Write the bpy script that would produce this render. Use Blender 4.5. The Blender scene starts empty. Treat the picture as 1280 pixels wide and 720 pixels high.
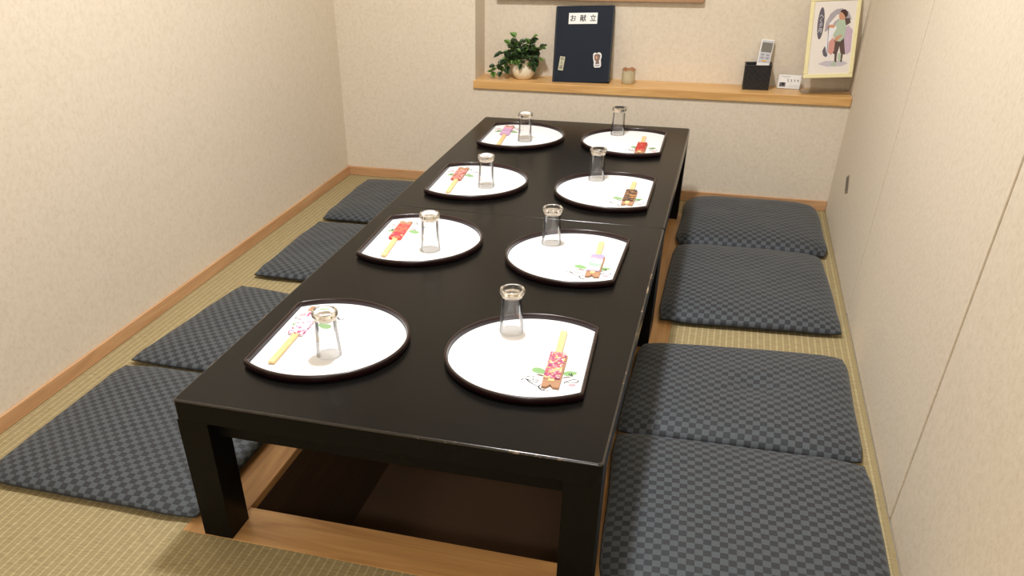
import bpy, bmesh, math, random
from mathutils import Vector, Matrix, noise
SC = bpy.context.scene
COL = SC.collection
R = math.radians

# ------------------------------------------------------------------ materials
def new_mat(name):
    m = bpy.data.materials.new(name); m.use_nodes = True
    nt = m.node_tree; b = nt.nodes['Principled BSDF']
    return m, nt, b

def lin(c):
    return tuple(((x/12.92) if x <= .04045 else ((x+.055)/1.055)**2.4) for x in [v/255 for v in c]) + (1,)

def plain(name, rgb, rough=.5, metal=0, spec=.5, coat=0, trans=0, ior=1.5, noise_amt=0, noise_scale=60, bump=0):
    m, nt, b = new_mat(name)
    c = lin(rgb)
    b.inputs['Base Color'].default_value = c
    b.inputs['Roughness'].default_value = rough
    b.inputs['Metallic'].default_value = metal
    b.inputs['Specular IOR Level'].default_value = spec
    b.inputs['Coat Weight'].default_value = coat
    b.inputs['Transmission Weight'].default_value = trans
    b.inputs['IOR'].default_value = ior
    tc = nt.nodes.new('ShaderNodeTexCoord')
    n = nt.nodes.new('ShaderNodeTexNoise'); n.inputs['Scale'].default_value = noise_scale; n.inputs['Detail'].default_value = 4
    nt.links.new(tc.outputs['Object'], n.inputs['Vector'])
    if noise_amt:
        mx = nt.nodes.new('ShaderNodeMix'); mx.data_type = 'RGBA'
        mx.inputs[6].default_value = tuple(v*(1-noise_amt) for v in c[:3])+(1,)
        mx.inputs[7].default_value = tuple(min(1, v*(1+noise_amt)) for v in c[:3])+(1,)
        nt.links.new(n.outputs['Fac'], mx.inputs[0]); nt.links.new(mx.outputs[2], b.inputs['Base Color'])
    if bump:
        bp = nt.nodes.new('ShaderNodeBump'); bp.inputs['Strength'].default_value = bump; bp.inputs['Distance'].default_value = .001
        nt.links.new(n.outputs['Fac'], bp.inputs['Height']); nt.links.new(bp.outputs['Normal'], b.inputs['Normal'])
    return m

def ramp(nt, stops, interp='LINEAR'):
    r = nt.nodes.new('ShaderNodeValToRGB'); r.color_ramp.interpolation = interp
    el = r.color_ramp.elements
    while len(el) < len(stops): el.new(.5)
    for e, (p, c) in zip(el, stops): e.position = p; e.color = lin(c)
    return r

def mat_plaster():
    m, nt, b = new_mat('beige_wallpaper')
    b.inputs['Roughness'].default_value = .92
    b.inputs['Specular IOR Level'].default_value = .2
    tc = nt.nodes.new('ShaderNodeTexCoord')
    n = nt.nodes.new('ShaderNodeTexNoise'); n.inputs['Scale'].default_value = 95; n.inputs['Detail'].default_value = 5; n.inputs['Roughness'].default_value = .7
    nt.links.new(tc.outputs['Object'], n.inputs['Vector'])
    r = ramp(nt, [(.3, (212, 199, 178)), (.5, (221, 209, 190)), (.72, (226, 215, 197))])
    nt.links.new(n.outputs['Fac'], r.inputs[0]); nt.links.new(r.outputs[0], b.inputs['Base Color'])
    bp = nt.nodes.new('ShaderNodeBump'); bp.inputs['Strength'].default_value = .35; bp.inputs['Distance'].default_value = .002
    nt.links.new(n.outputs['Fac'], bp.inputs['Height']); nt.links.new(bp.outputs['Normal'], b.inputs['Normal'])
    return m

def mat_wood(name, c1, c2, c3, axis='X', rough=.45, scale=1.0):
    m, nt, b = new_mat(name)
    b.inputs['Roughness'].default_value = rough
    tc = nt.nodes.new('ShaderNodeTexCoord'); mp = nt.nodes.new('ShaderNodeMapping')
    s = [22*scale]*3; s['XYZ'.index(axis)] = 1.6*scale
    mp.inputs['Scale'].default_value = s
    nt.links.new(tc.outputs['Object'], mp.inputs['Vector'])
    n = nt.nodes.new('ShaderNodeTexNoise'); n.inputs['Scale'].default_value = 1.6; n.inputs['Detail'].default_value = 6; n.inputs['Distortion'].default_value = 1.2
    nt.links.new(mp.outputs[0], n.inputs['Vector'])
    r = ramp(nt, [(.3, c1), (.5, c2), (.72, c3)])
    nt.links.new(n.outputs['Fac'], r.inputs[0]); nt.links.new(r.outputs[0], b.inputs['Base Color'])
    bp = nt.nodes.new('ShaderNodeBump'); bp.inputs['Strength'].default_value = .08; bp.inputs['Distance'].default_value = .001
    nt.links.new(n.outputs['Fac'], bp.inputs['Height']); nt.links.new(bp.outputs['Normal'], b.inputs['Normal'])
    return m

def mat_tatami():
    m, nt, b = new_mat('tatami_straw')
    b.inputs['Roughness'].default_value = .75
    tc = nt.nodes.new('ShaderNodeTexCoord'); sp = nt.nodes.new('ShaderNodeSeparateXYZ')
    nt.links.new(tc.outputs['Object'], sp.inputs[0])
    def math_(op, a, bv=None):
        q = nt.nodes.new('ShaderNodeMath'); q.operation = op
        nt.links.new(a, q.inputs[0])
        if bv is not None:
            if isinstance(bv, float): q.inputs[1].default_value = bv
            else: nt.links.new(bv, q.inputs[1])
        return q.outputs[0]
    u = math_('MULTIPLY', sp.outputs[0], 1/.0165)
    fr = math_('FRACT', u)
    w = math_('ABSOLUTE', math_('SUBTRACT', fr, .5))          # 0 mid .. .5 at the groove
    r = ramp(nt, [(.0, (166, 152, 114)), (.62, (160, 146, 108)), (.8, (182, 170, 130)), (1, (187, 176, 138))])
    nt.links.new(math_('MULTIPLY', w, 2.0), r.inputs[0])
    n = nt.nodes.new('ShaderNodeTexNoise'); n.inputs['Scale'].default_value = 1
    mp = nt.nodes.new('ShaderNodeMapping'); mp.inputs['Scale'].default_value = (40, 420, 40)
    nt.links.new(tc.outputs['Object'], mp.inputs[0]); nt.links.new(mp.outputs[0], n.inputs['Vector'])
    r2 = ramp(nt, [(.3, (214, 205, 196)), (.7, (255, 252, 244))])
    nt.links.new(n.outputs['Fac'], r2.inputs[0])
    mx = nt.nodes.new('ShaderNodeMix'); mx.data_type = 'RGBA'; mx.blend_type = 'MULTIPLY'; mx.inputs[0].default_value = 1
    nt.links.new(r.outputs[0], mx.inputs[6]); nt.links.new(r2.outputs[0], mx.inputs[7])
    nt.links.new(mx.outputs[2], b.inputs['Base Color'])
    bp = nt.nodes.new('ShaderNodeBump'); bp.inputs['Strength'].default_value = .5; bp.inputs['Distance'].default_value = .0012
    h = math_('SUBTRACT', n.outputs['Fac'], math_('POWER', math_('MULTIPLY', w, 2.0), 6.0))
    nt.links.new(h, bp.inputs['Height']); nt.links.new(bp.outputs['Normal'], b.inputs['Normal'])
    return m

def mat_checker(name, dark, light, sx=.0155, sy=.0155):
    """woven two-tone check, laid out in the cushion's own cloth coordinates (UV in metres)"""
    m, nt, b = new_mat(name)
    b.inputs['Roughness'].default_value = .62
    b.inputs['Specular IOR Level'].default_value = .35
    b.inputs['Sheen Weight'].default_value = .12
    tc = nt.nodes.new('ShaderNodeTexCoord'); mp = nt.nodes.new('ShaderNodeMapping')
    mp.inputs['Scale'].default_value = (1/sx, 1/sy, 0); mp.inputs['Location'].default_value = (.003, .003, .5)
    nt.links.new(tc.outputs['UV'], mp.inputs[0])
    ck = nt.nodes.new('ShaderNodeTexChecker'); ck.inputs['Scale'].default_value = 1
    ck.inputs['Color1'].default_value = lin(dark); ck.inputs['Color2'].default_value = lin(light)
    nt.links.new(mp.outputs[0], ck.inputs['Vector'])
    n = nt.nodes.new('ShaderNodeTexNoise'); n.inputs['Scale'].default_value = 700; n.inputs['Detail'].default_value = 3
    nt.links.new(tc.outputs['UV'], n.inputs['Vector'])
    r2 = ramp(nt, [(.3, (205, 205, 205)), (.7, (255, 255, 255))])
    nt.links.new(n.outputs['Fac'], r2.inputs[0])
    mx = nt.nodes.new('ShaderNodeMix'); mx.data_type = 'RGBA'; mx.blend_type = 'MULTIPLY'; mx.inputs[0].default_value = 1
    nt.links.new(ck.outputs['Color'], mx.inputs[6]); nt.links.new(r2.outputs[0], mx.inputs[7])
    nt.links.new(mx.outputs[2], b.inputs['Base Color'])
    bp = nt.nodes.new('ShaderNodeBump'); bp.inputs['Strength'].default_value = .3; bp.inputs['Distance'].default_value = .0006
    nt.links.new(n.outputs['Fac'], bp.inputs['Height']); nt.links.new(bp.outputs['Normal'], b.inputs['Normal'])
    return m

def mat_floral(name, cols, scale=180):
    """printed washi pattern: small voronoi blossoms in a fixed palette"""
    m, nt, b = new_mat(name)
    b.inputs['Roughness'].default_value = .7
    tc = nt.nodes.new('ShaderNodeTexCoord')
    nz = nt.nodes.new('ShaderNodeTexNoise'); nz.inputs['Scale'].default_value = 150
    nt.links.new(tc.outputs['Object'], nz.inputs['Vector'])
    add = nt.nodes.new('ShaderNodeVectorMath'); add.operation = 'MULTIPLY_ADD'
    add.inputs[1].default_value = (.006, .006, .006)
    nt.links.new(nz.outputs['Color'], add.inputs[0]); nt.links.new(tc.outputs['Object'], add.inputs[2])
    v = nt.nodes.new('ShaderNodeTexVoronoi'); v.inputs['Scale'].default_value = scale
    nt.links.new(add.outputs[0], v.inputs['Vector'])
    sep = nt.nodes.new('ShaderNodeSeparateColor'); nt.links.new(v.outputs['Color'], sep.inputs[0])
    k = len(cols)
    r = ramp(nt, [(i/k, c) for i, c in enumerate(cols)], 'CONSTANT')
    nt.links.new(sep.outputs[0], r.inputs[0])
    r3 = ramp(nt, [(0, (255, 255, 255)), (.55, (255, 255, 255)), (.9, (205, 190, 200))])
    nt.links.new(v.outputs['Distance'], r3.inputs[0])
    mx = nt.nodes.new('ShaderNodeMix'); mx.data_type = 'RGBA'; mx.blend_type = 'MULTIPLY'; mx.inputs[0].default_value = .7
    nt.links.new(r.outputs[0], mx.inputs[6]); nt.links.new(r3.outputs[0], mx.inputs[7])
    nt.links.new(mx.outputs[2], b.inputs['Base Color'])
    return m

def mat_bands(name, cols):
    """washi printed with soft wavy colour bands along its length"""
    m, nt, b = new_mat(name); b.inputs['Roughness'].default_value = .7
    tc = nt.nodes.new('ShaderNodeTexCoord'); sp = nt.nodes.new('ShaderNodeSeparateXYZ')
    nt.links.new(tc.outputs['Object'], sp.inputs[0])
    n = nt.nodes.new('ShaderNodeTexNoise'); n.inputs['Scale'].default_value = 45
    nt.links.new(tc.outputs['Object'], n.inputs['Vector'])
    q = nt.nodes.new('ShaderNodeMath'); q.operation = 'MULTIPLY_ADD'; q.inputs[1].default_value = .03
    nt.links.new(n.outputs['Fac'], q.inputs[0]); nt.links.new(sp.outputs[1], q.inputs[2])
    q2 = nt.nodes.new('ShaderNodeMath'); q2.operation = 'MULTIPLY'; q2.inputs[1].default_value = 9.5
    q3 = nt.nodes.new('ShaderNodeMath'); q3.operation = 'ADD'; q3.inputs[1].default_value = .09
    nt.links.new(q.outputs[0], q3.inputs[0]); nt.links.new(q3.outputs[0], q2.inputs[0])
    k = len(cols)
    r = ramp(nt, [(i/(k-1), c) for i, c in enumerate(cols)])
    nt.links.new(q2.outputs[0], r.inputs[0]); nt.links.new(r.outputs[0], b.inputs['Base Color'])
    return m

def mat_lacquer(name, rgb, rough, wear=0, wear_rgb=(150, 105, 70), thr=.62, spec=.14):
    m, nt, b = new_mat(name)
    b.inputs['Roughness'].default_value = rough
    b.inputs['Specular IOR Level'].default_value = spec
    tc = nt.nodes.new('ShaderNodeTexCoord')
    n = nt.nodes.new('ShaderNodeTexNoise'); n.inputs['Scale'].default_value = 260; n.inputs['Detail'].default_value = 3
    nt.links.new(tc.outputs['Object'], n.inputs['Vector'])
    bp = nt.nodes.new('ShaderNodeBump'); bp.inputs['Strength'].default_value = .12; bp.inputs['Distance'].default_value = .0006
    nt.links.new(n.outputs['Fac'], bp.inputs['Height']); nt.links.new(bp.outputs['Normal'], b.inputs['Normal'])
    b.inputs['Base Color'].default_value = lin(rgb)
    if wear:
        n2 = nt.nodes.new('ShaderNodeTexNoise'); n2.inputs['Scale'].default_value = 9; n2.inputs['Detail'].default_value = 6; n2.inputs['Roughness'].default_value = .7
        nt.links.new(tc.outputs['Object'], n2.inputs['Vector'])
        r = ramp(nt, [(0, rgb), (thr, rgb), (thr+.06, wear_rgb)])
        nt.links.new(n2.outputs['Fac'], r.inputs[0]); nt.links.new(r.outputs[0], b.inputs['Base Color'])
    return m

def mat_glass():
    m, nt, b = new_mat('clear_glass')
    b.inputs['Base Color'].default_value = (1, 1, 1, 1)
    b.inputs['Roughness'].default_value = 0
    b.inputs['Transmission Weight'].default_value = 1
    b.inputs['IOR'].default_value = 1.48
    return m

def mat_thin():
    m = bpy.data.materials.new('thin_clear_glass'); m.use_nodes = True; nt = m.node_tree; nt.nodes.clear()
    o = nt.nodes.new('ShaderNodeOutputMaterial'); mx = nt.nodes.new('ShaderNodeMixShader'); t = nt.nodes.new('ShaderNodeBsdfTransparent'); g = nt.nodes.new('ShaderNodeBsdfGlossy')
    lw = nt.nodes.new('ShaderNodeLayerWeight'); lw.inputs[0].default_value = .22
    r = ramp(nt, [(0, (254, 254, 254)), (.55, (250, 250, 250)), (.92, (216, 217, 217)), (1, (188, 190, 190))])
    nt.links.new(lw.outputs['Facing'], r.inputs[0]); nt.links.new(r.outputs[0], t.inputs[0])
    g.inputs['Roughness'].default_value = .02
    q = nt.nodes.new('ShaderNodeMath'); q.operation = 'MULTIPLY_ADD'; q.inputs[1].default_value = .7; q.inputs[2].default_value = .025; q.use_clamp = True
    nt.links.new(lw.outputs['Fresnel'], q.inputs[0]); nt.links.new(q.outputs[0], mx.inputs[0])
    nt.links.new(t.outputs[0], mx.inputs[1]); nt.links.new(g.outputs[0], mx.inputs[2]); nt.links.new(mx.outputs[0], o.inputs[0])
    return m

M = dict(
    thin=mat_thin(),
    wall=mat_plaster(),
    ceil=plain('ceiling_board', (226, 220, 206), .9),
    base=mat_wood('baseboard_wood', (182, 136, 94), (194, 150, 108), (206, 164, 122), 'Y', .4),
    shelf=mat_wood('pale_pine', (196, 148, 88), (214, 168, 106), (228, 186, 124), 'X', .35),
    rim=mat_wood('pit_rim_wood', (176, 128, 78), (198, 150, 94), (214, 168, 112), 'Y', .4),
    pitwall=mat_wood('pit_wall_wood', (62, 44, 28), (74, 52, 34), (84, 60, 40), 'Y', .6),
    tatami=mat_tatami(),
    lacq=mat_lacquer('black_brown_lacquer', (13, 12, 11), .26),
    lacq_edge=mat_lacquer('worn_lacquer_edge', (44, 40, 36), .2, 1, (150, 128, 106), .60, .5),
    lacq_edge2=mat_lacquer('lacquer_edge', (34, 31, 28), .16, spec=.5),
    lacq_leg=mat_lacquer('black_leg_lacquer', (11, 9, 7), .42),
    tray=plain('maroon_tray_lacquer', (32, 11, 14), .28, coat=.1),
    traydark=plain('black_tray_lacquer', (18, 9, 10), .3, coat=.1),
    paper=plain('white_paper', (240, 241, 243), .8, noise_amt=.015, noise_scale=30, bump=.1),
    ink=plain('grey_ink', (44, 42, 48), .8), seal=plain('pink_seal_ink', (244, 168, 176), .8),
    leafprint=plain('green_leaf_print', (138, 178, 120), .8, noise_amt=.2, noise_scale=150),
    brownprint=plain('brown_stem_print', (120, 94, 84), .8, noise_amt=.3, noise_scale=200),
    chop=mat_wood('chopstick_wood', (222, 184, 124), (236, 202, 146), (242, 212, 160), 'Y', .55, 4),
    kraft=plain('kraft_paper', (176, 134, 104), .8, noise_amt=.15, noise_scale=120),
    glass=mat_glass(),
    leaf=plain('dark_leaf', (54, 78, 44), .45, noise_amt=.45, noise_scale=28),
    leaf2=plain('bright_leaf', (104, 142, 66), .45, noise_amt=.25, noise_scale=40),
    stem=plain('brown_stem', (84, 70, 44), .7, noise_amt=.2),
    pot=plain('cream_ceramic', (232, 220, 194), .35, noise_amt=.05, noise_scale=30),
    soil=plain('dark_soil', (58, 44, 32), .95, noise_amt=.4, noise_scale=90, bump=.6),
    menu=plain('navy_leatherette', (26, 33, 44), .5, spec=.12, noise_amt=.1, noise_scale=260, bump=.3),
    menuedge=plain('navy_menu_edge', (16, 18, 24), .5),
    label=plain('label_paper', (238, 238, 236), .7), black=plain('black_ink', (28, 27, 28), .7),
    sticker=plain('aged_sticker_paper', (190, 186, 160), .7), stickw=plain('sticker_white', (222, 220, 216), .6),
    stick_art=plain('sticker_brown_art', (120, 96, 88), .7, noise_amt=.6, noise_scale=240),
    cup=plain('grey_green_glaze', (190, 182, 152), .4, noise_amt=.06, noise_scale=60),
    cupin=plain('brown_clay', (168, 122, 88), .7, noise_amt=.25, noise_scale=120),
    basket=plain('black_woven', (24, 23, 24), .5, noise_amt=.2, noise_scale=300, bump=.4),
    remote=plain('white_remote_plastic', (232, 230, 226), .4), remotegrey=plain('grey_remote_face', (186, 186, 190), .45),
    lcd=plain('dark_lcd', (112, 110, 102), .2), orange=plain('orange_button', (226, 170, 72), .5), btn=plain('grey_button', (140, 140, 152), .5),
    acrylic=mat_thin(),
    cream=plain('cream_frame', (236, 226, 176), .45, noise_amt=.04, noise_scale=60),
    art_bg=plain('poster_paper', (232, 224, 216), .75, noise_amt=.02, noise_scale=12),
    art_grey=plain('poster_grey', (172, 164, 170), .75, noise_amt=.15, noise_scale=50),
    art_dark=plain('poster_dark_wash', (98, 92, 102), .75, noise_amt=.3, noise_scale=70),
    art_white=plain('poster_white', (232, 230, 232), .75),
    art_green=plain('poster_pale_green', (178, 194, 170), .75, noise_amt=.12, noise_scale=80),
    art_skin=plain('poster_skin', (204, 150, 118), .75, noise_amt=.1, noise_scale=80),
    art_hair=plain('poster_hair', (70, 46, 40), .75), art_pink=plain('poster_pink', (208, 150, 140), .75, noise_amt=.15, noise_scale=80),
    art_purple=plain('poster_purple', (196, 172, 190), .75, noise_amt=.12, noise_scale=50),
    art_brown=plain('poster_brown', (92, 72, 66), .75, noise_amt=.2, noise_scale=60),
    art_shadow=plain('poster_wash', (196, 188, 196), .75, noise_amt=.06, noise_scale=40),
    hik=plain('dark_door_pull', (62, 48, 46), .35, metal=.6), hik2=plain('door_pull_rim', (150, 138, 122), .4, metal=.5),
    board=plain('pale_picture_panel', (222, 214, 198), .6),
    gapd=plain('dark_gap', (60, 42, 28), .8),
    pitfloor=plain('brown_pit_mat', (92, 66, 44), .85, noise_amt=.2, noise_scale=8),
    zip=plain('black_seam', (24, 26, 29), .8),
)
def mat_cloth(i, dark=(44, 48, 54), light=(79, 86, 92)): return mat_checker('check_cloth_%d' % i, dark, light)

# ------------------------------------------------------------------ mesh helpers
def add_box(bm, a, b, mi=0, mat=None):
    (x0, y0, z0), (x1, y1, z1) = a, b
    vs = [bm.verts.new((mat @ Vector(p)) if mat else p) for p in ((x0,y0,z0),(x1,y0,z0),(x1,y1,z0),(x0,y1,z0),(x0,y0,z1),(x1,y0,z1),(x1,y1,z1),(x0,y1,z1))]
    fs = []
    for f in ((0,3,2,1),(4,5,6,7),(0,1,5,4),(1,2,6,5),(2,3,7,6),(3,0,4,7)):
        q = bm.faces.new([vs[i] for i in f]); q.material_index = mi; fs.append(q)
    return vs, fs

def add_poly(bm, pts, mi=0, mat=None):
    vs = [bm.verts.new((mat @ Vector(p)) if mat else Vector(p)) for p in pts]
    f = bm.faces.new(vs); f.material_index = mi
    return f

def add_prism(bm, pts2, z0, z1, mi=0, mat=None, mi_side=None):
    n = len(pts2)
    T = (lambda p: mat @ Vector(p)) if mat else (lambda p: Vector(p))
    lo = [bm.verts.new(T((x, y, z0))) for x, y in pts2]; hi = [bm.verts.new(T((x, y, z1))) for x, y in pts2]
    f = bm.faces.new(hi); f.material_index = mi
    f = bm.faces.new(lo[::-1]); f.material_index = mi
    for i in range(n):
        f = bm.faces.new((lo[i], lo[(i+1) % n], hi[(i+1) % n], hi[i])); f.material_index = mi if mi_side is None else mi_side

def add_lathe(bm, prof, seg=40, mi=0, c=(0,0,0), wob=None):
    rings = []
    for r, z in prof:
        if r < 1e-6: rings.append([bm.verts.new((c[0], c[1], c[2]+z))])
        else: rings.append([bm.verts.new((c[0]+r*math.cos(2*math.pi*k/seg), c[1]+r*math.sin(2*math.pi*k/seg), c[2]+z+(wob(k/seg, r) if wob else 0))) for k in range(seg)])
    for A, B in zip(rings, rings[1:]):
        for k in range(seg):
            a0, a1 = A[k % len(A)], A[(k+1) % len(A)]; b0, b1 = B[k % len(B)], B[(k+1) % len(B)]
            vs = [a0, a1, b1, b0]; u = []
            for v in vs:
                if v not in u: u.append(v)
            if len(u) >= 3:
                f = bm.faces.new(u); f.material_index = mi; f.smooth = True

def add_tube(bm, pts, r, seg=6, mi=0):
    pts = [Vector(p) for p in pts]; rings = []
    for i, p in enumerate(pts):
        d = (pts[min(i+1, len(pts)-1)]-pts[max(i-1, 0)]).normalized()
        u = d.cross(Vector((0, 0, 1)));
        if u.length < .1: u = d.cross(Vector((1, 0, 0)))
        u.normalize(); w = d.cross(u)
        rings.append([bm.verts.new(p+u*r*math.cos(2*math.pi*k/seg)+w*r*math.sin(2*math.pi*k/seg)) for k in range(seg)])
    for A, B in zip(rings, rings[1:]):
        for k in range(seg):
            f = bm.faces.new((A[k], A[(k+1) % seg], B[(k+1) % seg], B[k])); f.material_index = mi; f.smooth = True
    for f in (rings[0][::-1], rings[-1]):
        q = bm.faces.new(f); q.material_index = mi

def add_ribbon(bm, pts, w, z, mi, mat=None):
    """a flat pen stroke"""
    pts = [Vector((p[0], p[1], 0)) for p in pts]
    # smooth the line with Catmull-Rom
    fine = []
    for i in range(len(pts)-1):
        p0, p1, p2, p3 = pts[max(i-1, 0)], pts[i], pts[i+1], pts[min(i+2, len(pts)-1)]
        for k in range(4):
            t = k/4
            fine.append(.5*((2*p1)+(-p0+p2)*t+(2*p0-5*p1+4*p2-p3)*t*t+(-p0+3*p1-3*p2+p3)*t**3))
    fine.append(pts[-1])
    L = []; Rr = []
    for i, p in enumerate(fine):
        d = (fine[min(i+1, len(fine)-1)]-fine[max(i-1, 0)])
        if d.length < 1e-9: d = Vector((1, 0, 0))
        d.normalize(); nrm = Vector((-d.y, d.x, 0))
        ww = w*(.85+.25*math.sin(1+i*.9))
        a = p+nrm*ww/2; b = p-nrm*ww/2; a.z = b.z = z
        L.append(bm.verts.new(mat @ a if mat else a)); Rr.append(bm.verts.new(mat @ b if mat else b))
    for i in range(len(fine)-1):
        f = bm.faces.new((Rr[i], Rr[i+1], L[i+1], L[i])); f.material_index = mi

def add_text(bm, s, size, mat, mi, bold=0, spacing=1):
    cu = bpy.data.curves.new('glyphs', 'FONT'); cu.body = s; cu.size = size; cu.align_x = 'CENTER'; cu.align_y = 'CENTER'
    cu.offset = bold; cu.space_character = spacing; cu.resolution_u = 3
    o = bpy.data.objects.new('glyphs', cu); COL.objects.link(o)
    dg = bpy.context.evaluated_depsgraph_get()
    me = bpy.data.meshes.new_from_object(o.evaluated_get(dg))
    me.transform(mat)
    n0 = len(bm.faces); bm.from_mesh(me); bm.faces.ensure_lookup_table()
    for f in bm.faces[n0:]: f.material_index = mi
    bpy.data.objects.remove(o); bpy.data.curves.remove(cu); bpy.data.meshes.remove(me)

def obj(name, bm, mats, parent=None, smooth=False, bevel=0, bseg=2, loc=None, rot=None, recalc=True):
    if recalc: bmesh.ops.recalc_face_normals(bm, faces=bm.faces)
    me = bpy.data.meshes.new(name); bm.to_mesh(me); bm.free()
    for m in (mats if isinstance(mats, (list, tuple)) else [mats]): me.materials.append(m)
    o = bpy.data.objects.new(name, me); COL.objects.link(o)
    if parent: o.parent = parent
    if smooth:
        for p in me.polygons: p.use_smooth = True
    if bevel:
        b = o.modifiers.new('bevel', 'BEVEL'); b.width = bevel; b.segments = bseg; b.limit_method = 'ANGLE'; b.angle_limit = R(40)
    if loc: o.location = loc
    if rot: o.rotation_euler = rot
    return o

def B(): return bmesh.new()

def thing(name, label, cat, loc=(0,0,0), rot=(0,0,0), group=None):
    o = bpy.data.objects.new(name, None); COL.objects.link(o); o.empty_display_size = .05
    o.location = loc; o.rotation_euler = rot
    return tag(o, label, cat, group)
def tag(o, label, cat, group=None):
    o['label'] = label; o['category'] = cat
    if group: o['group'] = group
    return o
def struct(name, bm, mats, **k):
    o = obj(name, bm, mats, **k); o['kind'] = 'structure'; return o
def dup(root, loc, rot, label):
    r = root.copy(); COL.objects.link(r); r.location = loc; r.rotation_euler = rot; r['label'] = label
    for ch in list(root.children):
        c = ch.copy(); COL.objects.link(c); c.parent = r
        for g in ch.children:
            d = g.copy(); COL.objects.link(d); d.parent = c
    return r

# ------------------------------------------------------------------ layout (metres; origin = floor under the middle of the table's near edge)
XL, XR, YB, YF, ZC = -1.0268, .9058, 2.2974, -3.6, 2.3
TH, TW = .306, .375                     # table height, half width
L1, L2 = 1.0731, 2.1254
SHZ = .398; ND = .14; NX = -.461; NZ = 1.12
PX, PY0, PY1, PD = .33, .10, 2.03, .40  # sunken leg pit
RX = .425                               # outer edge of the pit's wooden rim

# floor with the pit cut out
bm = B()
for a, b in (((XL, YF, -.05), (-RX, YB, 0)), ((RX, YF, -.05), (XR, YB, 0)), ((-RX, YF, -.05), (RX, .0, 0)), ((-RX, PY1+.1, -.05), (RX, YB, 0))):
    add_box(bm, a, b)
struct('floor', bm, M['tatami'])
bm = B()
for a, b in (((-RX, 0, -.018), (-PX, PY1+.1, .001)), ((PX, 0, -.018), (RX, PY1+.1, .001))): add_box(bm, a, b)
struct('trim_1', bm, M['rim'], bevel=.0015)
bm = B()
for a, b in (((-PX, 0, -.018), (PX, PY0, .001)), ((-PX, PY1, -.018), (PX, PY1+.1, .001))): add_box(bm, a, b)
M['rimx'] = mat_wood('pit_rim_wood_across', (176, 128, 78), (198, 150, 94), (214, 168, 112), 'X', .4)
struct('trim_2', bm, M['rimx'], bevel=.0015)
bm = B()
t = .02
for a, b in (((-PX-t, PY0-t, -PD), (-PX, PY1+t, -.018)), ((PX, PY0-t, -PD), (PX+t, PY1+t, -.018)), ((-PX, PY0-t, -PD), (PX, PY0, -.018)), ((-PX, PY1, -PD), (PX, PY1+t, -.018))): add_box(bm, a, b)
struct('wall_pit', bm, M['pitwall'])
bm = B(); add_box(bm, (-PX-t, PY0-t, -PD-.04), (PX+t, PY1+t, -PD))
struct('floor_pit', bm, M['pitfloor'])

# walls
bm = B(); add_box(bm, (XL-.1, YF, -.05), (XL, YB+.3, ZC)); struct('wall_left', bm, M['wall'])
bm = B()
add_box(bm, (XL, YB, -.05), (NX, YB+.3, ZC))               # pier left of the niche
add_box(bm, (NX, YB, -.05), (XR, YB+.3, SHZ-.03))          # below the shelf
add_box(bm, (NX, YB, NZ), (XR, YB+.3, ZC))                 # above the niche
add_box(bm, (NX, YB+ND, SHZ-.03), (XR, YB+.3, NZ))         # niche back
struct('wall_back', bm, M['wall'])
bm = B(); add_box(bm, (XR+.004, YF, -.05), (XR+.1, YB+.3, ZC))
add_box(bm, (XR, YB-.002, -.0), (XR+.004, YB+.3, ZC)); add_box(bm, (XR, YF, 1.8), (XR+.004, YB-.002, ZC))
struct('wall_right', bm, M['wall'])
bm = B(); add_box(bm, (XL, YF-.1, -.05), (XR, YF, ZC)); struct('wall_front', bm, M['wall'])
bm = B(); add_box(bm, (XL-.1, YF-.1, ZC), (XR+.1, YB+.3, ZC+.08)); struct('ceiling', bm, M['ceil'])
# sliding doors on the right: papered slabs standing a little proud of the wall line
bm = B(); add_box(bm, (XR, 1.36, .004), (XR+.0035, YB-.006, 1.8))
d = struct('door_1', bm, M['wall'])
bm = B(); add_box(bm, (XR+.001, .40, .004), (XR+.0036, 1.359, 1.8)); struct('door_2', bm, M['wall'])
bm = B()
dy, dz = 1.932, .206
def rh(s): return [(-.047*s, -.011*s), (0, -.030*s), (.047*s, .011*s), (0, .030*s)]
mt = Matrix.Translation((XR-.0005, dy, dz)) @ Matrix(((0, 0, -1, 0), (1, 0, 0, 0), (0, 1, 0, 0), (0, 0, 0, 1)))
add_prism(bm, rh(1), 0, .0015, 1, mt); add_prism(bm, rh(.82), .0015, .0018, 0, mt)
h = obj('door_handle', bm, [M['hik'], M['hik2']], d); h['label'] = 'dark diamond-shaped finger pull'
# baseboards: wood strip with a pale top lip
def baseboard(name, a, b, axis):
    bm = B(); add_box(bm, a, b)
    m = M['base'] if axis == 'Y' else M['basex']
    struct(name, bm, m, bevel=.002)
M['basex'] = mat_wood('baseboard_wood_across', (182, 136, 94), (194, 150, 108), (206, 164, 122), 'X', .4)
BH = .037
baseboard('baseboard_left', (XL, YF, 0), (XL+.008, YB-.008, BH), 'Y')
baseboard('baseboard_back', (XL, YB-.008, 0), (XR-.001, YB, BH), 'X')

# pine shelf in the niche
bm = B(); add_box(bm, (NX-.007, YB-.008, SHZ-.029), (XR-.001, YB+ND, SHZ))
tag(obj('wall_shelf', bm, M['shelf'], bevel=.002), 'long pale pine shelf board built into the back wall niche', 'shelf')

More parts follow.
